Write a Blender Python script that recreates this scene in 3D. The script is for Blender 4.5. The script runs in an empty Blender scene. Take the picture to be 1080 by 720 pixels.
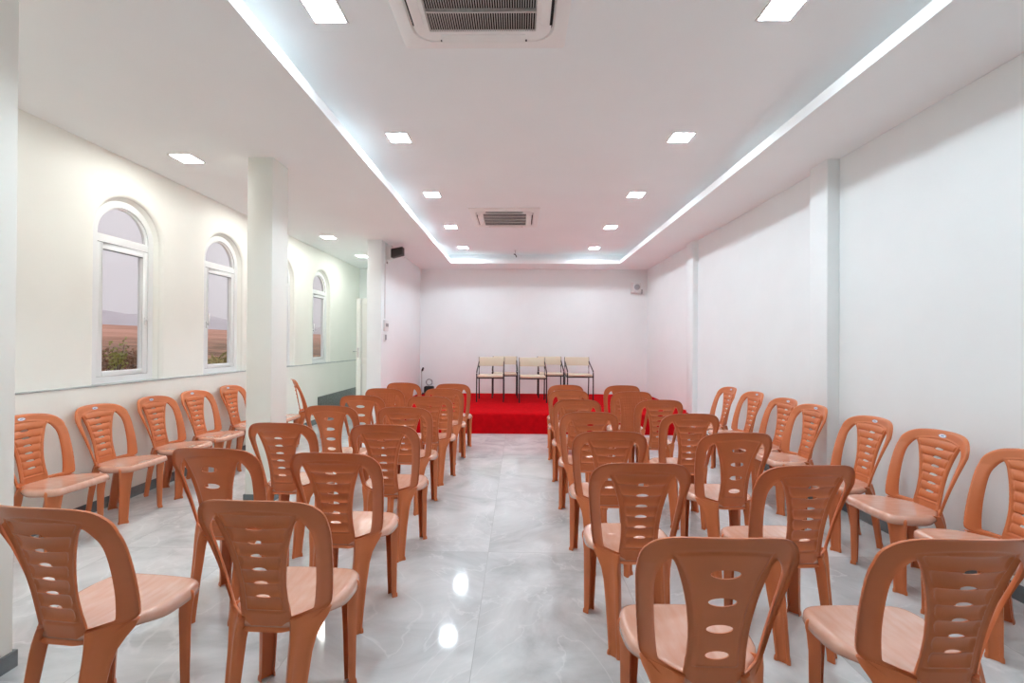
import bpy, bmesh, math, random
import numpy as np
from mathutils import Matrix, Vector
random.seed(7)
PI = math.pi
COL = bpy.context.scene.collection
SC = bpy.context.scene

# ------------------------------------------------------------------ materials
def srgb(r, g, b):
    f = lambda c: (c/255/12.92) if c/255 <= .04045 else ((c/255+.055)/1.055)**2.4
    return (f(r), f(g), f(b), 1)

def mat(name, col, rough=.5, metal=0, spec=.5, coat=0, sheen=0, noise=0, nscale=20, bump=0, bscale=200):
    m = bpy.data.materials.new(name); m.use_nodes = True
    nt = m.node_tree; p = nt.nodes['Principled BSDF']
    c = tuple(col) if len(col) == 4 else tuple(col)+(1,)
    p.inputs['Base Color'].default_value = c
    p.inputs['Roughness'].default_value = rough
    p.inputs['Metallic'].default_value = metal
    p.inputs['Specular IOR Level'].default_value = spec
    p.inputs['Coat Weight'].default_value = coat; p.inputs['Coat Roughness'].default_value = .2
    p.inputs['Sheen Weight'].default_value = sheen; p.inputs['Sheen Roughness'].default_value = .35
    tc = nt.nodes.new('ShaderNodeTexCoord')
    if noise:
        n = nt.nodes.new('ShaderNodeTexNoise'); n.inputs['Scale'].default_value = nscale; n.inputs['Detail'].default_value = 5
        r = nt.nodes.new('ShaderNodeMapRange')
        r.inputs[1].default_value = .3; r.inputs[2].default_value = .7
        r.inputs[3].default_value = 1-noise; r.inputs[4].default_value = 1+noise
        mx = nt.nodes.new('ShaderNodeVectorMath'); mx.operation = 'SCALE'; mx.inputs[0].default_value = c[:3]
        nt.links.new(tc.outputs['Object'], n.inputs['Vector']); nt.links.new(n.outputs['Fac'], r.inputs[0])
        nt.links.new(r.outputs[0], mx.inputs['Scale']); nt.links.new(mx.outputs[0], p.inputs['Base Color'])
    if bump:
        n = nt.nodes.new('ShaderNodeTexNoise'); n.inputs['Scale'].default_value = bscale; n.inputs['Detail'].default_value = 4
        b = nt.nodes.new('ShaderNodeBump'); b.inputs['Strength'].default_value = bump; b.inputs['Distance'].default_value = .004
        nt.links.new(tc.outputs['Object'], n.inputs['Vector']); nt.links.new(n.outputs['Fac'], b.inputs['Height'])
        nt.links.new(b.outputs[0], p.inputs['Normal'])
    return m

def emit(name, col, s):
    m = bpy.data.materials.new(name); m.use_nodes = True; nt = m.node_tree
    p = nt.nodes['Principled BSDF']; p.inputs['Base Color'].default_value = (.9, .9, .9, 1)
    p.inputs['Emission Color'].default_value = tuple(col)+(1,); p.inputs['Emission Strength'].default_value = s
    return m

M = {}
M['plastic'] = mat('chair_plastic', (.585, .172, .064), .30, spec=.34, coat=.06, sheen=0, noise=.05, nscale=9, bump=.04, bscale=40)
def seat_sheen_and_scuffs():
    # chair plastic with seat sheen painted into a paler base colour, plus scuff streaks
    m = mat('chair_plastic_sheen_and_scuffs', (.56, .22, .115), .27, spec=.7, coat=.8); nt = m.node_tree; N = nt.nodes; L = nt.links; p = N['Principled BSDF']
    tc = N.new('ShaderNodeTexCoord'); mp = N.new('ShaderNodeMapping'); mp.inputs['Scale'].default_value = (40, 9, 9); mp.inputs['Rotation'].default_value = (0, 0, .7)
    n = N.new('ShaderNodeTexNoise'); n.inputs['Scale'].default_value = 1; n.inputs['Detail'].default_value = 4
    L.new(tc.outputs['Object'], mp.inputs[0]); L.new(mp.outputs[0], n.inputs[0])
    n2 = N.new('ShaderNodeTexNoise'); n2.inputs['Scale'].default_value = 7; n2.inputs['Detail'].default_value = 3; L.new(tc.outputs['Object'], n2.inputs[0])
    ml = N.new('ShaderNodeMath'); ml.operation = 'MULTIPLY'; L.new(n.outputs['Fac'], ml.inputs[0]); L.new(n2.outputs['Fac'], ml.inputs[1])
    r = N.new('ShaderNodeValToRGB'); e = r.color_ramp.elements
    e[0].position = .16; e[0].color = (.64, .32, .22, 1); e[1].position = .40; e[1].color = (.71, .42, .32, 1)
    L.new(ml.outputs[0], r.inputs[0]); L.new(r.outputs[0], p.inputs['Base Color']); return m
M['plastic_sheen_and_scuffs'] = seat_sheen_and_scuffs()
M['wall_cool'] = mat('paint_white', (.865, .905, .91), .55, noise=.012, nscale=3, bump=.05, bscale=60)
M['wall_entry'] = mat('paint_taupe', (.60, .54, .49), .6, noise=.03, nscale=3)
M['wall_warm'] = mat('paint_cream', (.885, .89, .83), .5, noise=.012, nscale=3, bump=.05, bscale=60)
M['ceiling'] = mat('ceiling_paint', (.91, .93, .935), .7, noise=.01, nscale=2, bump=.03, bscale=60)
M['upvc'] = mat('window_upvc', (.86, .88, .88), .25)
M['skirting'] = mat('grey_skirting', (.16, .18, .19), .25, noise=.25, nscale=8)
M['dado'] = mat('grey_granite', (.13, .15, .15), .3, noise=.35, nscale=30)
M['ledge'] = mat('ledge_stone', (.42, .45, .45), .5, noise=.2, nscale=10)
M['carpet'] = mat('red_carpet', (.51, .004, .008), .95, spec=.03, noise=.12, nscale=14, bump=.5, bscale=300)
M['ac_white'] = mat('unit_plastic', (.90, .87, .85), .4)
M['ac_dark'] = mat('vent_dark', (.008, .008, .009), .7)
M['ac_slat'] = mat('vent_slat', (.62, .60, .58), .45)
M['light_rim'] = mat('light_rim', (.85, .85, .85), .4)
M['led'] = emit('led_diffuser', (.82, .955, 1.035), 150)
M['led_warm'] = emit('led_diffuser_warm', (.95, .965, .92), 98)
M['black_metal'] = mat('black_metal', (.018, .017, .018), .35, metal=.2)
M['cream_pad'] = mat('cream_vinyl', (.70, .60, .46), .5, bump=.1, bscale=80)
M['dark_box'] = mat('dark_baffle', (.035, .026, .024), .6)
M['white_box'] = mat('white_plastic', (.74, .74, .73), .4)
M['grey_box'] = mat('grey_plastic', (.36, .36, .37), .4)
M['sticker'] = mat('sticker_white', (.80, .82, .86), .3)
M['sticker_blue'] = mat('sticker_blue', (.22, .28, .48), .3)
M['chrome'] = mat('handle_metal', (.62, .62, .62), .3, metal=.8)
M['steel_dark'] = mat('gap_gasket', (.10, .10, .10), .5)
M['door'] = mat('door_white', (.80, .82, .78), .35)
M['leaf_green'] = mat('leaf_green', (.16, .19, .045), .6, noise=.3, nscale=3)
M['leaf_dry'] = mat('leaf_dry', (.26, .15, .085), .7, noise=.3, nscale=3)
M['leaf_yellow'] = mat('leaf_yellow', (.33, .27, .07), .6, noise=.3, nscale=3)
M['leaf_bright'] = mat('leaf_bright', (.30, .32, .07), .6, noise=.3, nscale=3)
M['leaf_olive'] = mat('leaf_olive', (.24, .19, .08), .7, noise=.3, nscale=3)
M['bark'] = mat('bark', (.11, .075, .05), .9)
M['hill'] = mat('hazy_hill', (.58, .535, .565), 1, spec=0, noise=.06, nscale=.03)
M['case'] = mat('black_fabric', (.02, .02, .022), .8)

def glass():
    m = bpy.data.materials.new('window_glass'); m.use_nodes = True; nt = m.node_tree
    for n in list(nt.nodes):
        if n.type != 'OUTPUT_MATERIAL': nt.nodes.remove(n)
    o = nt.nodes['Material Output']
    t = nt.nodes.new('ShaderNodeBsdfTransparent'); t.inputs[0].default_value = (.93, .93, .94, 1)
    g = nt.nodes.new('ShaderNodeBsdfGlossy'); g.inputs['Roughness'].default_value = .02
    lw = nt.nodes.new('ShaderNodeLayerWeight'); lw.inputs['Blend'].default_value = .5
    pw = nt.nodes.new('ShaderNodeMath'); pw.operation = 'POWER'; pw.inputs[1].default_value = 5; nt.links.new(lw.outputs['Facing'], pw.inputs[0])
    fr = nt.nodes.new('ShaderNodeMath'); fr.operation = 'MULTIPLY_ADD'; fr.inputs[1].default_value = .9; fr.inputs[2].default_value = .03; nt.links.new(pw.outputs[0], fr.inputs[0])
    mx = nt.nodes.new('ShaderNodeMixShader')
    nt.links.new(fr.outputs[0], mx.inputs[0]); nt.links.new(t.outputs[0], mx.inputs[1]); nt.links.new(g.outputs[0], mx.inputs[2])
    nt.links.new(mx.outputs[0], o.inputs[0])
    return m
M['glass'] = glass()

def floor_mat():
    m = bpy.data.materials.new('marble_tiles'); m.use_nodes = True; nt = m.node_tree; N = nt.nodes; L = nt.links
    p = N['Principled BSDF']
    tc = N.new('ShaderNodeTexCoord')
    mp = N.new('ShaderNodeMapping'); mp.inputs['Location'].default_value = (.19, -.55, 0)
    L.new(tc.outputs['Object'], mp.inputs[0])
    br = N.new('ShaderNodeTexBrick'); br.offset = 0
    br.inputs['Color1'].default_value = (0, 0, 0, 1); br.inputs['Color2'].default_value = (1, 1, 1, 1); br.inputs['Mortar'].default_value = (.5, .5, .5, 1)
    br.inputs['Scale'].default_value = 1; br.inputs['Mortar Size'].default_value = .0016; br.inputs['Mortar Smooth'].default_value = .1
    br.inputs['Brick Width'].default_value = .8; br.inputs['Row Height'].default_value = 1.2
    L.new(mp.outputs[0], br.inputs[0])
    # per-tile offset of the veins
    ad = N.new('ShaderNodeVectorMath'); ad.operation = 'MULTIPLY_ADD'; ad.inputs[1].default_value = (7, 5, 9)
    L.new(br.outputs['Color'], ad.inputs[0]); L.new(tc.outputs['Object'], ad.inputs[2])
    n1 = N.new('ShaderNodeTexNoise'); n1.inputs['Scale'].default_value = 1.5; n1.inputs['Detail'].default_value = 8; n1.inputs['Roughness'].default_value = .62; n1.inputs['Distortion'].default_value = 1.3
    L.new(ad.outputs[0], n1.inputs[0])
    r1 = N.new('ShaderNodeValToRGB'); e = r1.color_ramp.elements
    e[0].position = .3; e[0].color = (.43, .44, .445, 1); e[1].position = .72; e[1].color = (.74, .745, .745, 1)
    x = e.new(.5); x.color = (.60, .61, .615, 1)
    L.new(n1.outputs['Fac'], r1.inputs[0])
    n2 = N.new('ShaderNodeTexNoise'); n2.inputs['Scale'].default_value = 1.1; n2.inputs['Detail'].default_value = 6; n2.inputs['Distortion'].default_value = 2.2
    L.new(ad.outputs[0], n2.inputs[0])
    sb = N.new('ShaderNodeMath'); sb.operation = 'SUBTRACT'; sb.inputs[1].default_value = .5; L.new(n2.outputs['Fac'], sb.inputs[0])
    ab = N.new('ShaderNodeMath'); ab.operation = 'ABSOLUTE'; L.new(sb.outputs[0], ab.inputs[0])
    vr = N.new('ShaderNodeMapRange'); vr.inputs[1].default_value = 0; vr.inputs[2].default_value = .014; vr.inputs[3].default_value = .4; vr.inputs[4].default_value = 0
    L.new(ab.outputs[0], vr.inputs[0])
    mv = N.new('ShaderNodeMix'); mv.data_type = 'RGBA'; mv.inputs[7].default_value = (.80, .80, .80, 1)
    L.new(vr.outputs[0], mv.inputs[0]); L.new(r1.outputs[0], mv.inputs[6])
    mj = N.new('ShaderNodeMix'); mj.data_type = 'RGBA'; mj.inputs[7].default_value = (.45, .455, .455, 1)
    L.new(br.outputs['Fac'], mj.inputs[0]); L.new(mv.outputs[2], mj.inputs[6])
    L.new(mj.outputs[2], p.inputs['Base Color'])
    p.inputs['Roughness'].default_value = .075; p.inputs['Specular IOR Level'].default_value = .62
    n3 = N.new('ShaderNodeTexNoise'); n3.inputs['Scale'].default_value = 2.5; L.new(tc.outputs['Object'], n3.inputs[0])
    b = N.new('ShaderNodeBump'); b.inputs['Strength'].default_value = .06; b.inputs['Distance'].default_value = .01
    L.new(n3.outputs['Fac'], b.inputs['Height']); L.new(b.outputs[0], p.inputs['Normal'])
    return m
M['floor'] = floor_mat()

def ground_mat():
    m = bpy.data.materials.new('dry_field'); m.use_nodes = True; nt = m.node_tree; N = nt.nodes; L = nt.links
    p = N['Principled BSDF']; p.inputs['Roughness'].default_value = 1; p.inputs['Specular IOR Level'].default_value = 0
    tc = N.new('ShaderNodeTexCoord')
    n = N.new('ShaderNodeTexNoise'); n.inputs['Scale'].default_value = .35; n.inputs['Detail'].default_value = 8; L.new(tc.outputs['Object'], n.inputs[0])
    r = N.new('ShaderNodeValToRGB'); e = r.color_ramp.elements
    e[0].position = .36; e[0].color = (.16, .11, .075, 1); e[1].position = .66; e[1].color = (.50, .28, .20, 1)
    L.new(n.outputs['Fac'], r.inputs[0])
    # scrubland close to the building, ploughed red soil further away
    sx = N.new('ShaderNodeSeparateXYZ'); L.new(tc.outputs['Object'], sx.inputs[0])
    mr = N.new('ShaderNodeMapRange'); mr.inputs[1].default_value = -42; mr.inputs[2].default_value = -70
    L.new(sx.outputs[0], mr.inputs[0])
    n2 = N.new('ShaderNodeTexNoise'); n2.inputs['Scale'].default_value = .06; n2.inputs['Detail'].default_value = 4; L.new(tc.outputs['Object'], n2.inputs[0])
    r2 = N.new('ShaderNodeValToRGB'); e = r2.color_ramp.elements
    e[0].position = .35; e[0].color = (.46, .24, .17, 1); e[1].position = .65; e[1].color = (.66, .37, .28, 1)
    L.new(n2.outputs['Fac'], r2.inputs[0])
    mx = N.new('ShaderNodeMix'); mx.data_type = 'RGBA'
    L.new(mr.outputs[0], mx.inputs[0]); L.new(r.outputs[0], mx.inputs[6]); L.new(r2.outputs[0], mx.inputs[7])
    L.new(mx.outputs[2], p.inputs['Base Color'])
    return m
M['ground'] = ground_mat()

# ------------------------------------------------------------------ mesh helpers
class MB:
    def __init__(s): s.v = []; s.f = []
    def add(s, vs, fs):
        o = len(s.v); s.v += [tuple(v) for v in vs]; s.f += [tuple(i+o for i in f) for f in fs]
    def box(s, x0, x1, y0, y1, z0, z1):
        s.add([(x0,y0,z0),(x1,y0,z0),(x1,y1,z0),(x0,y1,z0),(x0,y0,z1),(x1,y0,z1),(x1,y1,z1),(x0,y1,z1)],
              [(0,3,2,1),(4,5,6,7),(0,1,5,4),(1,2,6,5),(2,3,7,6),(3,0,4,7)])
    def tube(s, pts, r, n=8, cap=True):
        pts = [Vector(p) for p in pts]; rings = []
        for i, p in enumerate(pts):
            a = pts[max(i-1,0)]; b = pts[min(i+1,len(pts)-1)]; t = (b-a).normalized()
            u = t.cross(Vector((0,0,1)))
            if u.length < .05: u = t.cross(Vector((0,1,0)))
            u.normalize(); w = t.cross(u)
            rr = r[i] if isinstance(r,(list,tuple)) else r
            rings.append([p+u*rr*math.cos(2*PI*k/n)+w*rr*math.sin(2*PI*k/n) for k in range(n)])
        vs = [q for g in rings for q in g]; fs = []
        for i in range(len(rings)-1):
            for k in range(n):
                fs.append((i*n+k, i*n+(k+1)%n, (i+1)*n+(k+1)%n, (i+1)*n+k))
        if cap: fs += [tuple(range(n-1,-1,-1)), tuple((len(rings)-1)*n+k for k in range(n))]
        s.add(vs, fs)
    def disc(s, c, ax, r, h, n=24, r2=None):
        a = Vector(c); b = a+Vector(ax).normalized()*h
        s.tube([a, b], [r, r if r2 is None else r2], n)
    def prism(s, poly, fn0, fn1):      # closed outline extruded between two mappings
        n = len(poly); vs = [fn0(*p) for p in poly]+[fn1(*p) for p in poly]
        s.add(vs, [(i,(i+1)%n,n+(i+1)%n,n+i) for i in range(n)]+[tuple(range(n-1,-1,-1)), tuple(range(n,2*n))])
    def ring(s, A, B, fA, fB):         # strip between two equal-length open outlines mapped to 3D
        n = len(A); vs = [fA(*p) for p in A]+[fB(*p) for p in B]
        s.add(vs, [(i,i+1,n+i+1,n+i) for i in range(n-1)])
    def build(s, name, m, parent=None, smooth=False, bevel=0, recalc=True, segs=2):
        me = bpy.data.meshes.new(name); me.from_pydata(s.v, [], s.f)
        if recalc or bevel:
            bm = bmesh.new(); bm.from_mesh(me)
            bmesh.ops.remove_doubles(bm, verts=bm.verts, dist=1e-6)
            bmesh.ops.recalc_face_normals(bm, faces=bm.faces)
            if bevel:
                es = [e for e in bm.edges if len(e.link_faces)==2 and e.calc_face_angle(0) > .5]
                bmesh.ops.bevel(bm, geom=es, offset=bevel, segments=segs, affect='EDGES', profile=.5, clamp_overlap=True)
            bm.to_mesh(me); bm.free()
        me.materials.append(m)
        if smooth or bevel:
            for p in me.polygons: p.use_smooth = True
            me.set_sharp_from_angle(angle=math.radians(50))
        o = bpy.data.objects.new(name, me); COL.objects.link(o)
        if parent: o.parent = parent
        return o

def empty(name, loc, rz=0):
    o = bpy.data.objects.new(name, None); COL.objects.link(o); o.location = loc; o.rotation_euler = (0,0,rz); o.empty_display_size = .1
    return o
def tag(o, label, cat, group=None, kind=None):
    if label: o['label'] = label
    if cat: o['category'] = cat
    if group: o['group'] = group
    if kind: o['kind'] = kind
    return o
def struct(o): o['kind'] = 'structure'; return o
def copy_tree(o, parent=None):
    c = o.copy(); COL.objects.link(c)
    if parent: c.parent = parent
    for ch in list(o.children): copy_tree(ch, c)
    return c
def frame_pts(a, b, c, n):   # catmull helper
    pass

# ------------------------------------------------------------------ room dimensions
XL, XR, YB, YF = -3.35, 2.67, 9.55, -3.2
ZC, ZI, LIP = 2.911, 3.14, 2.987
TX0, TX1, TY0, TY1 = -1.34, 1.95, -2.6, 8.87
CX = -2.085               # room-side face of the columns and of the stage partition
WY = [2.62, 3.90, 5.175, 6.45, 7.74]   # window centres

b = MB(); b.box(XL-.3, XR+.3, YF-.2, YB+.2, -.1, 0); struct(b.build('floor', M['floor']))

# ceiling: dropped border with a recessed tray
b = MB()
X0, X1, Y0, Y1 = XL-.3, XR+.3, YF-.2, YB+.2
b.box(X0, TX0, Y0, Y1, ZC, LIP); b.box(TX1, X1, Y0, Y1, ZC, LIP)
b.box(TX0, TX1, Y0, TY0, ZC, LIP); b.box(TX0, TX1, TY1, Y1, ZC, LIP)
g = .28
b.box(X0, TX0-g, Y0, Y1, LIP, ZI); b.box(TX1+g, X1, Y0, Y1, LIP, ZI)
b.box(TX0-g, TX1+g, Y0, TY0-g, LIP, ZI); b.box(TX0-g, TX1+g, TY1+g, Y1, LIP, ZI)
b.box(X0, X1, Y0, Y1, ZI, ZI+.1)
struct(b.build('ceiling', M['ceiling'], recalc=False))

b = MB(); b.box(XR, XR+.2, YF-.2, YB+.2, 0, ZC); struct(b.build('wall_right', M['wall_cool']))
b = MB(); b.box(XL-.3, XR+.2, YB, YB+.2, 0, ZC); struct(b.build('wall_back', M['wall_cool']))
b = MB(); b.box(XL-.3, XR+.2, YF-.2, YF, 0, ZC); struct(b.build('wall_front', M['wall_entry']))
b = MB(); b.box(CX-.22, CX, 6.85, YB, 0, ZC); struct(b.build('wall_partition', M['wall_cool'], bevel=.004))

# left wall: solid below the ledge, arched openings above it
def arch(yc, hw, z0, zs, n=24):        # outline (y,z) up the near side, over and down the far side
    p = [(yc-hw, z0), (yc-hw, z0+(zs-z0)*.5)]
    for k in range(n+1):
        a = PI-PI*k/n; p.append((yc+hw*math.cos(a), zs+hw*math.sin(a)))
    return p+[(yc+hw, z0+(zs-z0)*.5), (yc+hw, z0)]
ZL, ZS = 1.0, 2.245
XU = XL-.025
HWO, HWI = .375, .305
b = MB(); b.box(XU-.135, XL, YF-.2, YB, 0, ZL-.012)
ys = [YF-.2]+[(WY[i]+WY[i+1])/2 for i in range(4)]+[YB]
ys = [YF-.2, WY[0]-.64]+[(WY[i]+WY[i+1])/2 for i in range(4)]+[YB]
b.box(XU-.135, XU, ys[0], ys[1], ZL-.012, ZC)
for i, yc in enumerate(WY):
    A = arch(yc, HWO, ZL-.012, ZS)
    ya, yb = ys[i+1], ys[i+2]
    n = len(A)
    # outer border of the bay matched to the arch points
    B = []
    for k, (y, z) in enumerate(A):
        if k == 0: B.append((ya, ZL-.012))
        elif k == 1: B.append((ya, z))
        elif k == n-1: B.append((yb, ZL-.012))
        elif k == n-2: B.append((yb, z))
        else:
            t = (k-2)/(n-5)
            if t < .25: B.append((ya, ZS+(ZC-ZS)*t*4))
            elif t > .75: B.append((yb, ZS+(ZC-ZS)*(1-t)*4))
            else: B.append((ya+(yb-ya)*(t-.25)*2, ZC))
    b.ring(A, B, lambda y, z: (XU, y, z), lambda y, z: (XU, y, z))
    # rounded plaster reveal narrowing to the window frame
    prev = A; px = XU
    for k in range(1, 7):
        a = k/6*PI/2
        hw = HWO-(HWO-HWI)*math.sin(a)*.55; x = XU-.03*(1-math.cos(a))
        Bk = arch(yc, hw, ZL-.012, ZS)
        b.ring(prev, Bk, lambda y, z, x=px: (x, y, z), lambda y, z, x=x: (x, y, z)); prev = Bk; px = x
    Bk = arch(yc, HWI, ZL-.012, ZS)
    b.ring(prev, Bk, lambda y, z, x=px: (x, y, z), lambda y, z: (XU-.075, y, z))
    b.ring(Bk, Bk, lambda y, z: (XU-.075, y, z), lambda y, z: (XU-.135, y, z))
w = b.build('wall_left', M['wall_warm'], recalc=False); struct(w)
b = MB(); b.box(XU-.2, XL+.006, YF, YB, ZL-.012, ZL); struct(b.build('trim_1', M['ledge'], bevel=.002))

# columns, pilasters
for (y0, y1, x0) in ((3.80, 4.06, CX-.215), (1.50, 1.855, CX-.3)):
    b = MB(); b.box(x0, CX, y0, y1, 0, ZC); o = b.build('column', M['wall_warm'], bevel=.006)
    struct(o)
for (y0, y1, dx) in ((3.84, 4.07, .10), (6.85, 7.1, .075)):
    b = MB(); b.box(XR-dx, XR+.05, y0, y1, 0, ZC); struct(b.build('pilaster', M['wall_cool'], bevel=.004))

# skirting
SK = .085
b = MB(); b.box(XR-.012, XR, YF, 3.84, 0, SK); b.box(XR-.012, XR, 4.07, 6.8, 0, SK)
b.box(XR-.112, XR, 3.828, 4.082, 0, SK)
struct(b.build('baseboard_right', M['skirting']))
b = MB(); b.box(XL, XL+.012, YF, 7.53, 0, SK); struct(b.build('baseboard_left', M['skirting']))
b = MB()
for (y0, y1, x0) in ((3.80, 4.06, CX-.215), (1.50, 1.855, CX-.3)):
    b.box(x0-.01, CX+.01, y0-.01, y1+.01, 0, SK*.8)
b.box(CX-.232, CX+.01, 6.838, 6.85, 0, SK)
struct(b.build('baseboard_columns', M['skirting']))
b = MB(); b.box(XL, XL+.02, 7.53, YB, 0, .44); struct(b.build('trim_2', M['dado'], bevel=.003))

# ------------------------------------------------------------------ windows
def sweep_arch(mb, yc, hw_out, hw_in, z0, z1, zs, x0, x1):   # arched frame: outline ring, extruded from x0 to x1
    A = arch(yc, hw_out, z0, zs); B = arch(yc, hw_in, z0, zs)
    mb.ring(A, B, lambda y, z: (x1, y, z), lambda y, z: (x1, y, z))
    mb.ring(B, A, lambda y, z: (x0, y, z), lambda y, z: (x0, y, z))
    mb.ring(A, A, lambda y, z: (x0, y, z), lambda y, z: (x1, y, z))
    mb.ring(B, B, lambda y, z: (x1, y, z), lambda y, z: (x0, y, z))
    # bottom rail closes the ring
    mb.box(x0, x1, yc-hw_in, yc+hw_in, z0, z1)
FX1 = XU-.06; FX0 = FX1-.06
ZT = 2.17      # transom
for i, yc in enumerate(WY):
    b = MB(); sweep_arch(b, yc, HWI+.005, HWI-.05, ZL, ZL+.055, ZS, FX0, FX1)
    b.box(FX0+.004, FX1-.003, yc-HWI+.052, yc+HWI-.052, ZT, ZT+.055)
    fr = struct(b.build('window_%d' % (i+1), M['upvc'], recalc=False))
    # bead round the fixed arch light
    b = MB(); A = arch(yc, HWI-.05, ZT+.055, ZS); B = arch(yc, HWI-.066, ZT+.055, ZS)
    b.ring(A, B, lambda y, z: (FX1-.012, y, z), lambda y, z: (FX1-.02, y, z))
    b.ring(B, B, lambda y, z: (FX1-.02, y, z), lambda y, z: (FX1-.04, y, z))
    b.box(FX1-.04, FX1-.02, yc-HWI+.05, yc+HWI-.05, ZT+.055, ZT+.07)
    b.build('bead', M['upvc'], fr, smooth=True)
    # casement
    y0, y1, z0, z1 = yc-HWI+.052, yc+HWI-.052, ZL+.058, ZT-.004
    b = MB(); s = .052
    b.box(FX0+.01, FX1-.004, y0, y0+s, z0, z1); b.box(FX0+.01, FX1-.004, y1-s, y1, z0, z1)
    b.box(FX0+.01, FX1-.004, y0+s, y1-s, z0, z0+s*.8); b.box(FX0+.01, FX1-.004, y0+s, y1-s, z1-s, z1)
    b.build('casement_sash', M['upvc'], fr, bevel=.003)
    b = MB(); b.box(FX1-.012, FX1-.006, y0+s, y1-s, z1-s-.008, z1-s+.004); b.box(FX0, FX1-.008, y1, y1+.006, z0, z1)
    b.box(FX0, FX1-.008, y0, y1, z1, z1+.006)
    b.build('gasket', M['steel_dark'], fr)
    b = MB(); hy = y1-s/2 if i in (1,) else y0+s/2
    b.box(FX1-.004, FX1+.008, hy-.012, hy+.012, 1.50, 1.57); b.box(FX1+.008, FX1+.03, hy-.01, hy+.01, 1.535, 1.555); b.box(FX1+.02, FX1+.03, hy-.01, hy+.01, 1.54, 1.66)
    b.build('window_handle', M['upvc'], fr, bevel=.003)
    b = MB(); b.box(FX0+.025, FX0+.031, y0+s-.01, y1-s+.01, z0+s*.8-.01, z1-s+.01); b.build('pane', M['glass'], fr)
    b = MB(); A = arch(yc, HWI-.055, ZT+.06, ZS)
    b.prism(A, lambda y, z: (FX0+.02, y, z), lambda y, z: (FX0+.026, y, z)); b.build('pane', M['glass'], fr)

# ------------------------------------------------------------------ stage
b = MB(); nx, ny = 60, 30
sx0, sx1, sy0, sy1, sh = CX+.004, XR-.004, 6.81, YB-.004, .303
rs = random.Random(3)
prof = [(sy0, 0), (sy0+.003, .06), (sy0-.002, .14), (sy0, .22), (sy0+.002, sh-.03), (sy0+.008, sh-.008), (sy0+.03, sh)]
prof += [(sy0+.03+(sy1-sy0-.03)*k/24, sh) for k in range(1, 25)]
vs = []; fs = []
for i in range(nx+1):
    x = sx0+(sx1-sx0)*i/nx
    for j, (y, z) in enumerate(prof):
        wob = .004*math.sin(x*9+z*30)+.003*math.sin(x*23+1.3*z*20) if 0 < j < 5 else 0
        lift = .002*math.sin(x*3.1+y*2)*math.sin(y*5) if j > 7 else 0
        vs.append((x, y+wob, z+lift))
m = len(prof)
for i in range(nx):
    for j in range(m-1): fs.append((i*m+j, (i+1)*m+j, (i+1)*m+j+1, i*m+j+1))
b.add(vs, fs)
b.add([(sx0,sy0,0),(sx0,sy1,0),(sx0,sy1,sh),(sx0,sy0,sh)], [(0,1,2,3)]); b.add([(sx1,sy0,0),(sx1,sy1,0),(sx1,sy1,sh),(sx1,sy0,sh)], [(3,2,1,0)])
b.add([(sx0,sy0,0),(sx1,sy0,0),(sx1,sy1,0),(sx0,sy1,0)], [(0,3,2,1)])
o = b.build('stage_platform', M['carpet'], smooth=True, recalc=False)
tag(o, 'low stage across the back of the room covered in bright red carpet', 'stage')

# ------------------------------------------------------------------ plastic chairs
def cat(P, n=6):
    out = []
    for i in range(len(P)-1):
        p0 = P[max(i-1,0)]; p1 = P[i]; p2 = P[i+1]; p3 = P[min(i+2,len(P)-1)]
        for k in range(n):
            t = k/n
            out.append(tuple(.5*((2*p1[c])+(-p0[c]+p2[c])*t+(2*p0[c]-5*p1[c]+4*p2[c]-p3[c])*t*t+(-p0[c]+3*p1[c]-3*p2[c]+p3[c])*t**3) for c in range(2)))
    out.append(tuple(P[-1])); return out

def polydist(P, pts):      # signed distance (positive inside) of points (N,2) to closed polygon
    P = np.array(P); Q = np.roll(P, -1, 0); d = np.full(len(pts), 1e9); ins = np.zeros(len(pts), bool)
    for a, q in zip(P, Q):
        e = q-a; l = e@e
        if l < 1e-14: continue
        t = np.clip(((pts-a)@e)/l, 0, 1)
        d = np.minimum(d, np.linalg.norm(pts-(a+t[:,None]*e), axis=1))
        c = (a[1] > pts[:,1]) != (q[1] > pts[:,1])
        if abs(e[1]) > 1e-12:
            xi = a[0]+(pts[:,1]-a[1])*e[0]/e[1]; ins ^= c & (pts[:,0] < xi)
    return np.where(ins, d, -d)

ZTOP = .855
SPL = [(.395,.090),(.43,.085),(.50,.082),(.56,.083),(.62,.090),(.68,.102),(.73,.119),(.765,.136),(.80,.155),(.86,.17)]
def spl_hw(z, extra=0): return np.interp(z, [a for a,_ in SPL], [q for _,q in SPL])+extra
HALF = cat([(.092,.381),(.125,.392),(.160,.412),(.182,.428),(.190,.455),(.200,.53),(.211,.62),(.2215,.72),(.217,.775),(.200,.808),(.172,.832),(.13,.846),(.07,.853),(0,.855)], 6)
OUTER = [(-x, z) for x, z in HALF[::-1]]
OUTER = [(0,.381)]+HALF+[(-x, z) for x, z in HALF[::-1]][1:]
TEAR = cat([(.086,.428),(.082,.50),(.083,.56),(.090,.62),(.102,.68),(.117,.73),(.129,.762),(.139,.777),(.150,.770),(.163,.748),(.172,.715),(.171,.66),(.160,.55),(.149,.47),(.143,.436)], 6)
TEARC = cat([(.110,.428),(.107,.50),(.109,.56),(.114,.62),(.122,.68),(.131,.73),(.138,.757),(.146,.767),(.154,.760),(.164,.742),(.172,.712),(.171,.66),(.160,.55),(.150,.47),(.145,.436)], 6)

def base_y(x, z):
    t = (z-.43)/.425
    y = -.182-.075*t-.022*t*t
    q = np.clip((.75-z)/.32, 0, 1)
    y = y+(.066*(np.abs(x)/.2225)**2)*(1-q)+q*(.112*(np.clip(np.abs(x)-.05, 0, 1)/.140)**1.5)
    return y

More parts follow.
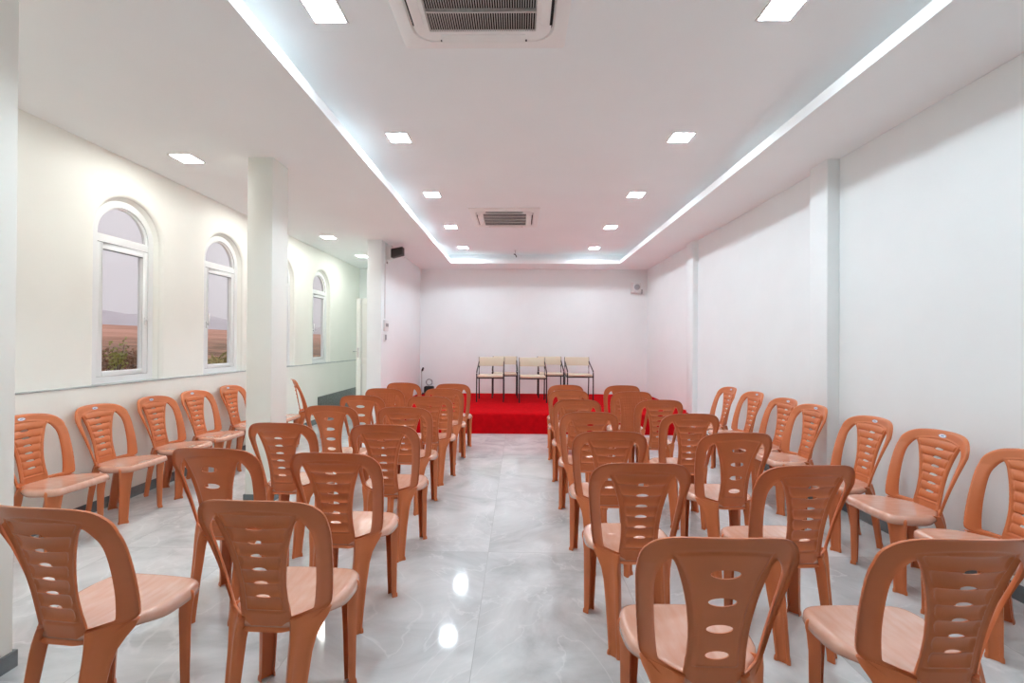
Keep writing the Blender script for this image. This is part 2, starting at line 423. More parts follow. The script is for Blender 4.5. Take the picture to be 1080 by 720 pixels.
def make_back(kind):
    h = .0036; xs = np.arange(-.2268, .2269, h); zs = np.arange(.374, .862, h)
    X, Z = np.meshgrid(xs, zs, indexing='ij'); P = np.stack([X.ravel(), Z.ravel()], 1)
    tear = TEARC if kind == 'C' else TEAR
    def fields(P):
        do = polydist(OUTER, P)
        Pm = P.copy(); Pm[:,0] = np.abs(Pm[:,0]); dt = -polydist(tear, Pm)
        d = np.minimum(do, dt)
        F = d.copy()
        if kind == 'A':
            for k in range(7):
                zc = ZR+PR*(k+1)-.0005
                if k == 6: continue
                dz = P[:,1]-zc+.003; e = np.sqrt((P[:,0]/.027)**2+(dz/np.where(dz > 0, .0095, .0045))**2)
                F = np.minimum(F, (e-1)*.006)
        elif kind == 'B':
            for zc, w in ((.742,.041),(.657,.039),(.574,.037),(.492,.033)):
                e = np.sqrt((P[:,0]/w)**2+((P[:,1]-zc)/.0135)**2); F = np.minimum(F, (e-1)*.0135)
        return do, dt, F
    ZR, PR = .456, .0492
    do, dt, F = fields(P)
    nx_, nz_ = X.shape
    F2 = F.reshape(nx_, nz_)
    verts = []; vid = {}; faces = []
    def gv(i, j):
        k = (i, j)
        if k not in vid: vid[k] = len(verts); verts.append((xs[i], zs[j]))
        return vid[k]
    def ev(i, j, k, l):
        key = (i,j,k,l) if (i,j) < (k,l) else (k,l,i,j)
        if key not in vid:
            a, c = F2[key[0],key[1]], F2[key[2],key[3]]; t = a/(a-c)
            vid[key] = len(verts); verts.append((xs[key[0]]+(xs[key[2]]-xs[key[0]])*t, zs[key[1]]+(zs[key[3]]-zs[key[1]])*t))
        return vid[key]
    for i in range(nx_-1):
        for j in range(nz_-1):
            c = [(i,j),(i+1,j),(i+1,j+1),(i,j+1)]; ins = [F2[q] > 0 for q in c]
            if not any(ins): continue
            if all(ins): faces.append([gv(*q) for q in c]); continue
            poly = []
            for a in range(4):
                q, r = c[a], c[(a+1)%4]
                if ins[a]: poly.append(gv(*q))
                if ins[a] != ins[(a+1)%4]: poly.append(ev(*q, *r))
            if len(poly) >= 3: faces.append(poly)
    V = np.array(verts); do, dt, F = fields(V); x, z = V[:,0], V[:,1]
    y = base_y(x, z)
    def curl(d, r, amt):
        q = np.clip(d/r, 0, 1); return amt*(1-np.sqrt(np.maximum(0, 1-(1-q)**2)))
    y = y-curl(do, .013, .015)-curl(dt, .010, .009)
    # inset panel of the splat
    hw = spl_hw(z)-.020
    pw = np.minimum(hw-np.abs(x), np.minimum(z-.452, .806-.18*x*x*6-z))
    if kind == 'A':
        inside = np.clip(pw/.004, 0, 1)
        ph = (z-ZR)/PR+.0; ph = ph-np.floor(ph)
        rib = .0115*(np.clip(4*ph*(1-ph), 0, 1))**.55
        taper = np.clip((hw-np.abs(x))/.012, 0, 1)
        y = y-.004*inside+inside*rib*np.sqrt(taper)
        y = y+.0035*np.exp(-((pw+.004)/.004)**2)*(z < .815)
    elif kind == 'B':
        y = y-.0028*np.clip(pw/.005, 0, 1)+.002*np.exp(-((pw+.003)/.004)**2)
    else:
        hw = spl_hw(z)*.9+.010
        pw = np.minimum(hw-np.abs(x), np.minimum(z-.452, .812-.9*x*x-z))
        inside = np.clip(pw/.004, 0, 1)
        gx = np.abs(((x/.0165) % 1)-.5); gz = np.abs(((z/.0165) % 1)-.5)
        cell = np.clip((.40-np.maximum(gx, gz))/.10, 0, 1)
        y = y-.003*inside+inside*cell*.005
    th = .0045
    n = len(V)
    VV = [(x[k], y[k], z[k]) for k in range(n)]+[(x[k], y[k]-th, z[k]) for k in range(n)]
    # outline in (x,z) is counter-clockwise seen from -y, so flip for the front
    FF = [tuple(reversed(f)) for f in faces]+[tuple(i+n for i in f) for f in faces]
    cnt = {}
    for f in faces:
        for a in range(len(f)):
            e = (f[a], f[(a+1)%len(f)]); cnt[e] = 1
    for (a, c) in cnt:
        if (c, a) not in cnt: FF.append((a, c, c+n, a+n))
    me = bpy.data.meshes.new('backrest'); me.from_pydata(VV, [], FF)
    bm = bmesh.new(); bm.from_mesh(me); bmesh.ops.recalc_face_normals(bm, faces=bm.faces); bm.to_mesh(me); bm.free()
    for p in me.polygons: p.use_smooth = True
    me.set_sharp_from_angle(angle=math.radians(60)); me.materials.append(M['plastic'])
    return me

def seat_mesh():
    H = cat([(0,-.180),(.05,-.180),(.082,-.174),(.102,-.155),(.152,-.104),(.174,-.070),(.198,-.02),(.205,.055),(.200,.115),(.184,.159),(.155,.177),(.09,.183),(0,.185)], 5)
    out = H+[(-x, y) for x, y in H[::-1]][1:-1]
    n = len(out)
    def hz(x, y, t):
        z = .419+.006*np.clip((y+.19)/.4, 0, 1)-.010*(1-t*t)
        return z
    rings = []
    for t in (.15,.3,.45,.58,.68,.76,.82,.87): rings.append([(x*t, .02+(y-.02)*t, hz(x*t, y*t, t)) for x, y in out])
    for k in range(1, 6):                       # rolled edge
        a = k/5*PI/2
        rings.append([(x*(.87+.13*math.sin(a)), .02+(y-.02)*(.87+.13*math.sin(a)), hz(x, y, .93)-(.018+.007*float(np.clip((y+.10)/.10, 0, 1)))*(1-math.cos(a))) for x, y in out])
    rings.append([(x*1.004, .02+(y-.02)*1.004, hz(x, y, .93)-.027-.016*float(np.clip((y+.10)/.10, 0, 1))) for x, y in out])
    rings.append([(x*.985, .02+(y-.02)*.985, hz(x, y, .93)-.027-.016*float(np.clip((y+.10)/.10, 0, 1))) for x, y in out])
    for k in (3, 1): rings.append([(q[0]*.975, .02+(q[1]-.02)*.975, q[2]-.005) for q in rings[7+k]])
    for t in (.85, .5, .15): rings.append([(x*t, .02+(y-.02)*t, hz(x*t, y*t, t)-.005) for x, y in out])
    vs = [q for r in rings for q in r]; fs = []
    for i in range(len(rings)-1):
        for k in range(n): fs.append((i*n+k, i*n+(k+1)%n, (i+1)*n+(k+1)%n, (i+1)*n+k))
    c0 = len(vs); vs.append((0,.02,hz(0,0,0))); c1 = len(vs); vs.append((0,.02,hz(0,0,0)-.005))
    for k in range(n): fs.append((c0,(k+1)%n,k)); fs.append((c1,(len(rings)-1)*n+k,(len(rings)-1)*n+(k+1)%n))
    me = bpy.data.meshes.new('seat'); me.from_pydata(vs, [], fs)
    bm = bmesh.new(); bm.from_mesh(me); bmesh.ops.recalc_face_normals(bm, faces=bm.faces); bm.to_mesh(me); bm.free()
    for p in me.polygons: p.use_smooth = True
    me.materials.append(M['plastic_sheen_and_scuffs']); return me

def leg_mesh(front, sgn):
    if front:   # z, x, y, width, flange depth, outward offset
        st = [(0,.180,.122,.064,.030,.004),(.006,.180,.122,.064,.030,.004),(.016,.180,.122,.062,.030,.003),(.022,.180,.122,.056,.028,0),
              (.10,.179,.124,.060,.031,0),(.20,.178,.127,.065,.034,0),(.30,.176,.131,.073,.038,0),(.36,.176,.135,.081,.042,.003),(.380,.176,.136,.088,.044,.006),
              (.395,.176,.136,.088,.044,.006),(.405,.176,.136,.085,.042,.002),(.412,.176,.136,.078,.036,-.007),(.4145,.176,.136,.060,.020,-.02)]
        dx, dy = .72*sgn, .70
    else:
        st = [(0,.118,-.228,.064,.030,.004),(.006,.118,-.228,.064,.030,.004),(.016,.118,-.228,.062,.030,.003),(.022,.118,-.228,.056,.028,0),
              (.10,.119,-.217,.060,.031,0),(.20,.121,-.202,.067,.034,0),(.30,.124,-.183,.076,.038,0),(.345,.128,-.172,.086,.040,0),(.375,.133,-.160,.106,.042,0),(.398,.137,-.148,.128,.042,0),(.418,.139,-.141,.140,.036,-.002)]
        dx, dy = .70*sgn, -.72
    d = Vector((dx, dy, 0)).normalized(); tg = Vector((-d.y, d.x, 0))
    rings = []
    for (z, x, y, w, dp, off) in st:
        h = w/2; o = Vector((x*sgn, y, z))+d*off
        out = [(-dp,-h*.86),(-dp*.5,-h*.95),(-.007,-h),(-.002,-h+.002),(0,-h+.007),(0,-h*.62),(-.005,-h*.48),(-.006,0),(-.005,h*.48),(0,h*.62),(0,h-.007),(-.002,h-.002),(-.007,h),(-dp*.5,h*.95),(-dp,h*.86)]
        inn = [(-dp,h*.86-.004),(-.013,h-.010),(-.012,h*.4),(-.012,-h*.4),(-.013,-h+.010),(-dp,-h*.86+.004)]
        rings.append([o+d*a+tg*c for a, c in out+inn])
    n = len(rings[0]); vs = [q for r in rings for q in r]; fs = []
    for i in range(len(rings)-1):
        for k in range(n): fs.append((i*n+k, i*n+(k+1)%n, (i+1)*n+(k+1)%n, (i+1)*n+k))
    fs += [tuple(range(n)), tuple((len(rings)-1)*n+k for k in range(n))]
    me = bpy.data.meshes.new('leg'); me.from_pydata(vs, [], fs)
    bm = bmesh.new(); bm.from_mesh(me); bmesh.ops.recalc_face_normals(bm, faces=bm.faces); bm.to_mesh(me); bm.free()
    for p in me.polygons: p.use_smooth = True
    me.set_sharp_from_angle(angle=math.radians(45)); me.materials.append(M['plastic']); return me

BACK = {k: make_back(k) for k in 'ABC'}
SEAT = seat_mesh()
LEGS = [leg_mesh(True, -1), leg_mesh(True, 1), leg_mesh(False, -1), leg_mesh(False, 1)]
def sticker_mesh():
    vs = []; fs = []; n = 24; mi = []
    def oval(a, c, off):
        o = len(vs)
        for k in range(n):
            xx = a*math.cos(2*PI*k/n); zz = .826+c*math.sin(2*PI*k/n); vs.append((xx, float(base_y(np.float64(xx), np.float64(zz)))+off, zz))
        return o
    a = oval(.024, .0105, .0002); q = oval(.024, .0105, .0015); r = oval(.021, .0085, .0015); s_ = oval(.021, .0085, .0018); t_ = oval(.013, .0035, .0018)
    for k in range(n):
        j = (k+1)%n
        fs.append((a+k,a+j,q+j,q+k)); mi.append(0); fs.append((q+k,q+j,r+j,r+k)); mi.append(1); fs.append((r+k,r+j,s_+j,s_+k)); mi.append(0); fs.append((s_+k,s_+j,t_+j,t_+k)); mi.append(0)
    fs.append(tuple(t_+k for k in range(n))); mi.append(1)
    me = bpy.data.meshes.new('sticker'); me.from_pydata(vs, [], fs); me.materials.append(M['sticker']); me.materials.append(M['sticker_blue'])
    for p, i in zip(me.polygons, mi): p.material_index = i
    return me
STK = sticker_mesh()
def proto(kind, sticker):
    t = empty('plastic_chair', (0,0,0))
    def part(name, me, p):
        o = bpy.data.objects.new(name, me); COL.objects.link(o); o.parent = p; return o
    part('seat', SEAT, t); bk = part('backrest', BACK[kind], t)
    for me in LEGS: part('leg', me, t)
    if sticker:
        s = part('sticker', STK, bk); s['label'] = 'white and blue oval sticker'
    return t
PROTO = {}
YTOP = float(base_y(np.float64(0), np.float64(ZTOP)))-.012
def place_chair(kind, sticker, tx, ty, yaw, label, group):
    """tx, ty: where the middle of the top rail stands; yaw: degrees clockwise from facing the stage"""
    key = (kind, sticker)
    if key not in PROTO: PROTO[key] = o = proto(kind, sticker)
    else: o = copy_tree(PROTO[key])
    a = -math.radians(yaw)
    o.rotation_euler = (0,0,a)
    o.location = (tx+math.sin(a)*YTOP, ty-math.cos(a)*YTOP, 0)
    return tag(o, label, 'chair', group)

ORD = ['first', 'second', 'third', 'fourth', 'fifth', 'sixth', 'seventh']
FILES = [
 ('left block, file beside the aisle', 'chairs in the block left of the aisle', 'left of the aisle, aisle-side file',
  [('A',-0.850,1.413,2),('A',-0.862,2.039,3),('A',-0.842,2.751,2),('A',-0.907,3.513,2),('A',-0.852,4.244,2),('A',-0.837,4.985,2),('A',-0.822,5.567,1)]),
 ('left block, outer file', 'chairs in the block left of the aisle', 'left of the aisle, outer file',
  [('A',-1.475,1.335,6),('B',-1.472,2.107,2),('A',-1.502,2.782,2),('B',-1.512,3.565,2),('B',-1.507,4.27,2),('C',-1.492,4.946,2),('C',-1.462,5.662,2)]),
 ('right block, file beside the aisle', 'chairs in the block right of the aisle', 'right of the aisle, aisle-side file',
  [('B',0.552,1.18,0),('A',0.532,1.915,0),('A',0.537,2.606,0),('A',0.530,3.34,0),('A',0.532,4.077,0),('A',0.545,4.911,0),('A',0.575,5.524,0)]),
 ('right block, outer file', 'chairs in the block right of the aisle', 'right of the aisle, outer file',
  [('A',1.205,1.19,-1),('A',1.250,1.907,-4),('B',1.270,2.603,-2),('A',1.265,3.302,-1),('A',1.285,4.103,-1),('C',1.208,4.812,-1),('A',1.265,5.515,-1)]),
]
KN = {'A': 'ribbed back', 'B': 'oval-slotted back', 'C': 'lattice back'}
for _, grp, where, lst in FILES:
    for i, (k, x, y, a) in enumerate(lst):
        place_chair(k, False, x, y, a, 'brown plastic chair, %s, %s, %s from the camera' % (KN[k], where, ORD[i]), grp)
LW = [(-3.33,2.98,90),(-3.33,3.505,90),(-3.325,4.045,90),(-3.325,4.555,91),(-3.33,5.13,90)]
for i, (x, y, a) in enumerate(LW):
    place_chair('A', True, x, y, a, 'brown plastic chair backed against the window wall, %s from the camera' % ORD[i], 'chairs along the window wall')
place_chair('A', True, -3.28, 5.66, 88, 'brown plastic chair at the window wall, mostly hidden behind the square column', 'chairs along the window wall')
place_chair('A', True, -3.05, 6.05, 62, 'brown plastic chair seen side-on just right of the square column, facing the stage', 'chairs along the window wall')
RW = [(2.47,2.17,-89),(2.497,2.70,-90),(2.497,3.205,-90),(2.50,3.84,-90),(2.535,4.29,-90),(2.54,4.86,-90),(2.515,5.39,-90)]
for i, (x, y, a) in enumerate(RW):
    place_chair('A', True, x, y, a, 'brown plastic chair with its back to the right wall, %s from the camera' % ORD[i], 'chairs along the right wall')

# ------------------------------------------------------------------ metal framed chairs on the stage
def stage_chair():
    t = empty('metal_frame_chair', (0,0,0))        # faces -y (the room), origin on the stage under the seat
    r = .0115; W = .24
    for s in (-1, 1):
        x = s*W
        b = MB(); b.tube([(x,-.23,0),(x,-.225,.25),(x,-.222,.50),(x,-.212,.525),(x,-.185,.545),(x*.985,.0,.62),(x*.98,.185,.70)], r, 8)
        b.build('front_leg_and_arm', M['black_metal'], t, smooth=True)
        b = MB(); b.tube([(x*.97,.235,0),(x*.97,.20,.25),(x*.97,.185,.45),(x*.97,.20,.62),(x*.97,.225,.785)], r, 8)
        b.build('rear_leg_upright', M['black_metal'], t, smooth=True)
    b = MB(); b.tube([(-W,-.205,.425),(W,-.205,.425)], r, 8); b.tube([(-W*.97,.185,.425),(W*.97,.185,.425)], r, 8)
    b.tube([(-W,-.222,.425),(-W*.97,.188,.425)], r, 8); b.tube([(W,-.222,.425),(W*.97,.188,.425)], r, 8)
    b.build('seat_rail', M['black_metal'], t, smooth=True)
    b = MB(); b.box(-.225,.225,-.235,.165,.436,.475); b.build('seat_pad', M['cream_pad'], t, bevel=.014, segs=3)
    b = MB(); n = 12; vs = []; fs = []
    for k in range(n+1):
        x = -.235+.47*k/n; c = .03*(1-(x/.235)**2)
        for (dy, z) in ((-.018,.622),(-.018,.785),(.008,.785),(.008,.622)): vs.append((x, .195+c+dy+(z-.62)*.12, z))
    for k in range(n):
        for q in range(4): fs.append((k*4+q,(k+1)*4+q,(k+1)*4+(q+1)%4,k*4+(q+1)%4))
    fs += [(0,1,2,3),(n*4+3,n*4+2,n*4+1,n*4)]
    b.add(vs, fs); b.build('back_panel', M['cream_pad'], t, bevel=.006)
    return t
SCH = [(-.514,8.34,0,'leftmost, in front'),(-.276,8.92,2,'second from the left, standing behind'),(.244,8.25,1,'middle one, nearest the stage edge'),(.615,8.98,1,'fourth from the left, standing behind'),(1.137,8.72,2,'rightmost')]
p = None
for x, y, a, lb in SCH:
    if p is None: p = o = stage_chair()
    else: o = copy_tree(p)
    o.location = (x, y, .3065); o.rotation_euler = (0,0,math.radians(a))
    tag(o, 'black metal armchair with cream seat on the red stage, '+lb, 'chair', 'metal chairs on the stage')

# ------------------------------------------------------------------ ceiling lights
def lamp(led):
    t = empty('ceiling_light', (0,0,0)); h = .085; w = .012
    b = MB()
    for (x0,x1,y0,y1) in ((-h-w,-h,-h-w,h+w),(h,h+w,-h-w,h+w),(-h,h,-h-w,-h),(-h,h,h,h+w)): b.box(x0,x1,y0,y1,-.006,0)
    b.build('rim', M['light_rim'], t)
    b = MB(); b.box(-h,h,-h,h,-.0045,-.0005); b.build('diffuser', led, t)
    return t
LP = {}
def put_lamp(x, y, z, label, group, led):
    if led not in LP: LP[led] = o = lamp(M[led])
    else: o = copy_tree(LP[led])
    o.location = (x, y, z); tag(o, label, 'ceiling light', group)
for side, x in (('left', -1.06), ('right', 1.387)):
    for k in range(-1, 5):
        y = 2.43+1.515*k
        lb = ('square LED light in the ceiling recess, %s row, %s visible from the camera' % (side, ORD[k])) if k >= 0 else 'square LED light in the ceiling recess above and behind the camera'
        put_lamp(x, y, ZI, lb, 'lights in the ceiling recess', 'led')
n = 0
for y in (.90, 2.25, 3.827, 5.27, 6.70, 8.161):
    if y == 5.27: lb = 'square LED light over the window aisle hidden by the square column'
    elif y > 3: lb = 'square LED light in the low ceiling over the window aisle, %s' % ['nearest the camera', 'second visible', 'farthest of the row'][n]; n += 1
    else: lb = 'square LED light over the near window aisle, outside the photo'
    put_lamp(-2.84, y, ZC, lb, 'lights over the window aisle', 'led_warm')

# ------------------------------------------------------------------ cassette air conditioners
def rrect(hx, hy, r, n=8):
    p = []
    for cx, cy, a0 in ((hx-r,hy-r,0),(-hx+r,hy-r,PI/2),(-hx+r,-hy+r,PI),(hx-r,-hy+r,1.5*PI)):
        for k in range(n+1): a = a0+PI/2*k/n; p.append((cx+r*math.cos(a), cy+r*math.sin(a)))
    return p
def cassette():
    t = empty('cassette_air_conditioner', (0,0,0))
    b = MB(); O = rrect(.475,.475,.02); I = rrect(.40,.40,.12)
    cl = lambda P: P+[P[0]]
    def lv(P, z): return (lambda x, y: (x, y, z))
    b.ring(cl(O), cl(O), lv(O,0), lv(O,-.014)); O2 = rrect(.465,.465,.02)
    b.ring(cl(O), cl(O2), lv(O,-.014), lv(O,-.020)); b.ring(cl(O2), cl(I), lv(O,-.020), lv(O,-.026))
    b.ring(cl(I), cl(rrect(.39,.39,.11)), lv(I,-.026), lv(I,-.008))
    b.build('outer_panel', M['ac_white'], t, smooth=True)
    b = MB(); A = rrect(.382,.382,.105); C_ = rrect(.30,.30,.006); D = rrect(.296,.296,.006)
    b.ring(cl(rrect(.386,.386,.108)), cl(A), lv(A,-.006), lv(A,-.030)); b.ring(cl(A), cl(C_), lv(A,-.030), lv(A,-.034)); b.ring(cl(C_), cl(D), lv(A,-.034), lv(A,-.024))
    b.build('grille_frame', M['ac_white'], t, smooth=True)
    b = MB(); b.box(-.47,.47,-.47,.47,-.006,-.001); b.build('dark_recess', M['ac_dark'], t)
    b = MB()
    for k in range(46): x = -.292+k*.01298; b.box(x-.0017,x+.0017,-.296,.296,-.034,-.022)
    for k in range(1, 4): y = -.296+.592*k/4; b.box(-.296,.296,y-.004,y+.004,-.037,-.016)
    b.build('intake_grille', M['ac_slat'], t)
    for k in range(4):                     # air outlet flap and its dark slot on each side
        b = MB(); b.add([(-.24,-.371,-.052),(.24,-.371,-.052),(.24,-.322,-.0365),(-.24,-.322,-.0365),(-.24,-.371,-.046),(.24,-.371,-.046),(.24,-.322,-.032),(-.24,-.322,-.032)], [(0,3,2,1),(4,5,6,7),(0,1,5,4),(1,2,6,5),(2,3,7,6),(3,0,4,7)]); b.build('outlet_flap', M['ac_white'], t, bevel=.002).rotation_euler = (0,0,k*PI/2)
        b = MB(); b.box(-.25,.25,-.384,-.372,-.0345,-.030); b.build('outlet_slot', M['ac_dark'], t).rotation_euler = (0,0,k*PI/2)
    return t
a1 = cassette(); a1.location = (-.215, 2.255, ZI)
tag(a1, 'large white cassette air conditioner in the recessed ceiling, nearest the camera', 'air conditioner', 'ceiling cassettes')
a2 = copy_tree(a1); a2.location = (-.21, 6.47, ZI)
tag(a2, 'white cassette air conditioner in the recessed ceiling, far one towards the stage', 'air conditioner', 'ceiling cassettes')

# ------------------------------------------------------------------ small fittings
t = empty('ceiling_hook', (-.085, 8.72, ZI))
b = MB(); b.disc((0,0,0),(0,0,-1),.02,.012); b.build('ceiling_plate', M['white_box'], t)
b = MB(); b.tube([(0,0,-.01),(0,0,-.075),(.004,0,-.09)], .004); b.build('rod', M['grey_box'], t)
b = MB(); b.tube([(-.03,0,-.075),(0,0,-.085),(.018,0,-.11),(.02,0,-.135)], .009); b.build('hook', M['dark_box'], t, smooth=True)
tag(t, 'small dark hook hanging from the recessed ceiling near the stage', 'hook')

t = empty('box_speaker', (CX, 7.08, 2.755))
b = MB(); b.box(0,.012,-.06,.06,-.17,.145); b.build('wall_bracket', M['white_box'], t, bevel=.003)
b = MB(); b.box(.012,.10,-.05,.05,-.115,.115); b.build('cabinet', M['white_box'], t, bevel=.012)
b = MB(); b.add([(.09,-.075,-.085),(.09,.05,-.085),(.09,.05,.05),(.09,-.075,.05),(.27,-.075,-.035),(.27,.06,-.035),(.27,.06,.085),(.27,-.075,.085)],
                [(0,3,2,1),(4,5,6,7),(0,1,5,4),(1,2,6,5),(2,3,7,6),(3,0,4,7)])
b.build('horn', M['dark_box'], t, bevel=.006)
b = MB(); b.tube([(.006,-.02,-.14),(.03,-.03,-.16),(.02,-.04,-.17)], .005); b.build('cable', M['dark_box'], t, smooth=True)
tag(t, 'white wall speaker with dark horn high on the partition left of the stage', 'speaker')

t = empty('cable_conduit', (CX, 7.0, 1.7))
b = MB(); b.box(0,.014,-.012,.012,.02,.875); b.build('channel', M['white_box'], t, bevel=.002)
tag(t, 'thin white vertical cable channel on the partition below the speaker', 'conduit')
t = empty('switch_board', (CX, 7.03, 1.61))
b = MB(); b.box(0,.03,-.09,.09,-.08,.09); b.build('box', M['white_box'], t, bevel=.005)
b = MB(); [b.box(.03,.037,-.05+k*.045,-.015+k*.045,-.01,.04) for k in range(3)]; b.build('switch', M['grey_box'], t, bevel=.002)
tag(t, 'white switch board on the partition at the foot of the cable channel', 'switch')
t = empty('power_socket', (CX, 7.0, 1.43))
b = MB(); b.box(0,.02,-.05,.05,-.06,.06); b.build('plate', M['white_box'], t, bevel=.004)
b = MB(); b.box(.02,.032,-.03,.03,-.035,.045); b.build('plug', M['grey_box'], t, bevel=.004)
tag(t, 'grey plug in a small wall socket just below the switch board', 'socket')

t = empty('round_speaker', (2.44, YB, 2.52))
b = MB(); b.box(-.11,.09,-.02,.004,-.11,.11); b.build('back_plate', M['white_box'], t, bevel=.004)
b = MB(); b.box(-.10,.08,-.12,-.02,-.10,.10); b.build('cabinet', M['white_box'], t, bevel=.02)
b = MB(); b.disc((-.01,-.118,.01),(0,-1,0),.062,.012,28,.055); b.disc((-.01,-.13,.01),(0,-1,0),.03,.01,20,.02); b.build('speaker_cone', M['grey_box'], t, smooth=True)
b = MB(); b.box(.09,.115,-.07,0,-.12,-.03); b.build('bracket', M['grey_box'], t, bevel=.004)
tag(t, 'small white speaker with round grey cone high in the right back corner', 'speaker')

# corner of the stage: stands, coil and bag
def mic_stand(x, y, h, lab):
    t = empty('microphone_stand', (x, y, .304))
    b = MB(); b.disc((0,0,0),(0,0,1),.05,.015,24); b.build('base', M['black_metal'], t, bevel=.003)
    b = MB(); b.tube([(0,0,.01),(0,0,h-.05)], .007); b.build('pole', M['chrome'], t, smooth=True)
    b = MB(); b.tube([(0,0,h-.06),(.01,0,h-.03),(.035,-.01,h)], [.012,.014,.02], 10); b.build('microphone', M['black_metal'], t, smooth=True)
    tag(t, lab, 'microphone stand', 'microphone stands in the stage corner')
mic_stand(-2.025, 9.43, .50, 'short microphone stand in the left back corner of the stage, left one')
mic_stand(-1.985, 9.27, .54, 'taller microphone stand in the left back corner of the stage, right one')
b = MB(); pts = []
for k in range(90):
    a = k/90*2*PI*4; r = .062+.008*math.sin(k*.7); pts.append((-1.865+r*math.cos(a), 9.42+.01*math.sin(a*.5)+.0004*k, .536+r*math.sin(a)))
b.tube(pts, .006, 6); tag(b.build('cable_coil', M['grey_box'], smooth=True), 'grey coiled cable on top of the black bag in the left back stage corner', 'cable')
t = empty('equipment_bag', (-1.865, 9.435, .306))
b = MB(); b.box(-.10,.10,-.07,.07,0,.15); b.build('bag_body', M['case'], t, bevel=.03, segs=3)
b = MB(); b.tube([(-.05,-.068,.09),(-.045,-.085,.06),(0,-.09,.05),(.045,-.085,.06),(.05,-.068,.09)], .007); b.build('handle', M['case'], t, smooth=True)
tag(t, 'small black bag on the stage floor under the coiled cable', 'bag')

# door leaf standing open off the partition
t = empty('door_1', (CX-.22, 7.70, 0)); t['kind'] = 'structure'
b = MB(); b.box(-.46,-.37,-.02,.02,.01,2.10); b.box(-.09,0,-.02,.02,.01,2.10); b.box(-.37,-.09,-.02,.02,2.0,2.10); b.box(-.37,-.09,-.02,.02,.01,.13); b.box(-.37,-.09,-.02,.02,1.0,1.09)
b.build('door_leaf', M['door'], t, bevel=.004)
b = MB(); b.box(-.372,-.088,-.008,.008,.12,1.01); b.box(-.372,-.088,-.008,.008,1.08,2.01); b.build('door_panel', M['door'], t)
b = MB(); b.box(-.44,-.41,-.026,-.02,1.10,1.26); b.tube([(-.425,-.022,1.2),(-.425,-.06,1.2)], .008); b.tube([(-.425,-.055,1.2),(-.50,-.055,1.2)], .008); b.build('door_handle', M['chrome'], t, smooth=True)

# ------------------------------------------------------------------ outside
def gz(x, y):
    d = -x-4
    return -.35+(.055*(d-16)*(1-math.exp(-max(d-16,0)/14)) if d > 16 else 0)+.05*math.sin(x*.7)*math.sin(y*.5)
b = MB(); vs = []; fs = []
xs = [-3.9]+[-4-1.0*k for k in range(1, 30)]+[-34-4*k*(1+.04*k) for k in range(1, 22)]
yl = [-10+4*k for k in range(40)]+[150+25*k for k in range(16)]
for x in xs:
    for y in yl: vs.append((x, y, gz(x, y)))
ny = len(yl)
for i in range(len(xs)-1):
    for j in range(ny-1): fs.append((i*ny+j, i*ny+j+1, (i+1)*ny+j+1, (i+1)*ny+j))
b.add(vs, fs); o = b.build('ground', M['ground'], smooth=True); struct(o)
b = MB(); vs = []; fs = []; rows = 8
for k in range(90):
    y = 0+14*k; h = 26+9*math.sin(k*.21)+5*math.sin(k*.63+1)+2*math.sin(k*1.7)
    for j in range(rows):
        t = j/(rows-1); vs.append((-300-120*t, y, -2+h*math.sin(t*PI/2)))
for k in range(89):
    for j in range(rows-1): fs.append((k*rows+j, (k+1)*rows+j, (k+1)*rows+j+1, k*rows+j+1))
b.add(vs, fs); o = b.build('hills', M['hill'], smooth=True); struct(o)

def shrub(x, y, h, wd, m, lab, name, nl=520, sc=.075, seed=1, stems=5, long=False):
    rr = random.Random(seed); z0 = gz(x, y)
    t = empty(name, (x, y, z0))
    b = MB(); tips = []
    for k in range(stems):
        a = 2*PI*k/stems+rr.random(); q = wd*(.2+.5*rr.random())
        tip = Vector((q*math.cos(a), q*math.sin(a), h*(.55+.4*rr.random()))); tips.append(tip)
        b.tube([(0,0,-.1), tip*.45+Vector((0,0,h*.08)), tip], [.035,.02,.008], 6)
    b.build('stem', M['bark'], t, smooth=True)
    b = MB()
    for k in range(nl):
        c = rr.choice(tips)*(.55+.5*rr.random())+Vector((rr.gauss(0,wd*.24), rr.gauss(0,wd*.24), rr.gauss(0,h*.11)))
        if c.z < .02: c.z = .02+abs(c.z)*.3
        d = Vector((rr.gauss(0,1), rr.gauss(0,1), rr.gauss(.3,1))).normalized(); e = d.cross(Vector((rr.gauss(0,1),rr.gauss(0,1),rr.gauss(0,1)))).normalized()
        L = sc*(1.2+rr.random())*(2.4 if long else 1); w = sc*(.5+.3*rr.random())*(.6 if long else 1)
        b.add([c, c+d*L*.5+e*w, c+d*L, c+d*L*.5-e*w], [(0,1,2,3)])
    b.build('foliage', m, t, recalc=False)
    tag(t, lab, 'shrub', 'shrubs outside the windows')
shrub(-13.5, 15.1, 1.7, .36, M['leaf_bright'], 'green leafy shrub standing tallest in the scrub outside the nearest full window', 'shrub', 260, .06, 11, 4)
DB = [(-16.6, 18.4, 1.25, .85, 'nearest the wall, left'), (-17.4, 20.3, 1.3, .9, 'right of the green shrub'), (-17.6, 22.6, 1.15, .9, 'rightmost'), (-20.6, 22.6, 1.2, 1.0, 'behind the green shrub'), (-22.8, 26.4, 1.1, 1.0, 'farther back'), (-23.5, 28.3, 1.0, 1.1, 'farthest back')]
for q, (x, y, h, w_, lb) in enumerate(DB):
    shrub(x, y, h, w_, M['leaf_dry'] if q != 2 else M['leaf_olive'], 'dry bush in the scrub outside the nearest full window, '+lb, 'dry_bush', 520, .075, 12+q)
shrub(-8.2, 13.0, 1.15, .9, M['leaf_yellow'], 'yellow grassy clump outside the window left of the square column', 'grass_clump', 700, .10, 26, 7, True)
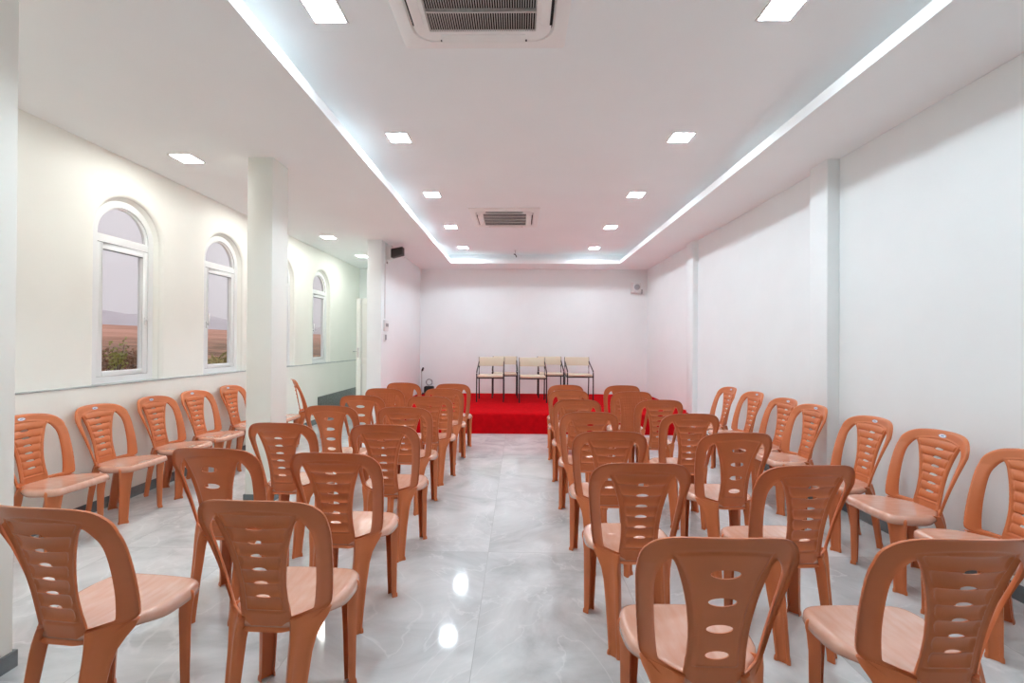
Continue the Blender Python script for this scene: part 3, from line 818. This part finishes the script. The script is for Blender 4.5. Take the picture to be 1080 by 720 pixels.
shrub(-7.0, 10.75, .75, .8, M['leaf_green'], 'low green bush at the bottom of the window left of the square column', 'low_bush', 600, .06, 27)
shrub(-8.0, 16.3, 1.3, .9, M['leaf_green'], 'green bush outside the window just right of the square column', 'low_bush', 500, .08, 28)
shrub(-7.5, 20.5, 1.2, .9, M['leaf_dry'], 'dry bush outside the farthest window', 'dry_bush', 500, .08, 29)

# ------------------------------------------------------------------ sky, camera, view
w = bpy.data.worlds.new('world'); SC.world = w; w.use_nodes = True
nt = w.node_tree; bg = nt.nodes['Background']
tc = nt.nodes.new('ShaderNodeTexCoord'); sp = nt.nodes.new('ShaderNodeSeparateXYZ'); cr = nt.nodes.new('ShaderNodeValToRGB')
nt.links.new(tc.outputs['Generated'], sp.inputs[0]); nt.links.new(sp.outputs[2], cr.inputs[0]); nt.links.new(cr.outputs[0], bg.inputs[0])
e = cr.color_ramp.elements; e[0].position = 0; e[0].color = (.76, .70, .73, 1); e[1].position = .5; e[1].color = (1.1, 1.07, 1.1, 1)
bg.inputs[1].default_value = 1.0

cam = bpy.data.cameras.new('camera'); cam.lens = 16; cam.sensor_width = 36; cam.clip_end = 2000; cam.clip_start = .02
co = bpy.data.objects.new('camera', cam); COL.objects.link(co); SC.camera = co
yaw, pit, rol = .0157, .0045, .0061
f = Vector((-math.sin(yaw)*math.cos(pit), math.cos(yaw)*math.cos(pit), math.sin(pit))); r = Vector((math.cos(yaw), math.sin(yaw), 0)); u = r.cross(f)
r2 = r*math.cos(rol)+u*math.sin(rol); u2 = -r*math.sin(rol)+u*math.cos(rol)
mw = Matrix((( r2.x, u2.x, -f.x, 0), (r2.y, u2.y, -f.y, 0), (r2.z, u2.z, -f.z, 1.35), (0,0,0,1)))
co.matrix_world = mw

vs_ = SC.view_settings; vs_.view_transform = 'Standard'; vs_.look = 'None'; vs_.exposure = 0; vs_.gamma = 1; vs_.use_curve_mapping = False
SC.cycles.max_bounces = 18; SC.cycles.diffuse_bounces = 16; SC.cycles.glossy_bounces = 6; SC.cycles.transparent_max_bounces = 12
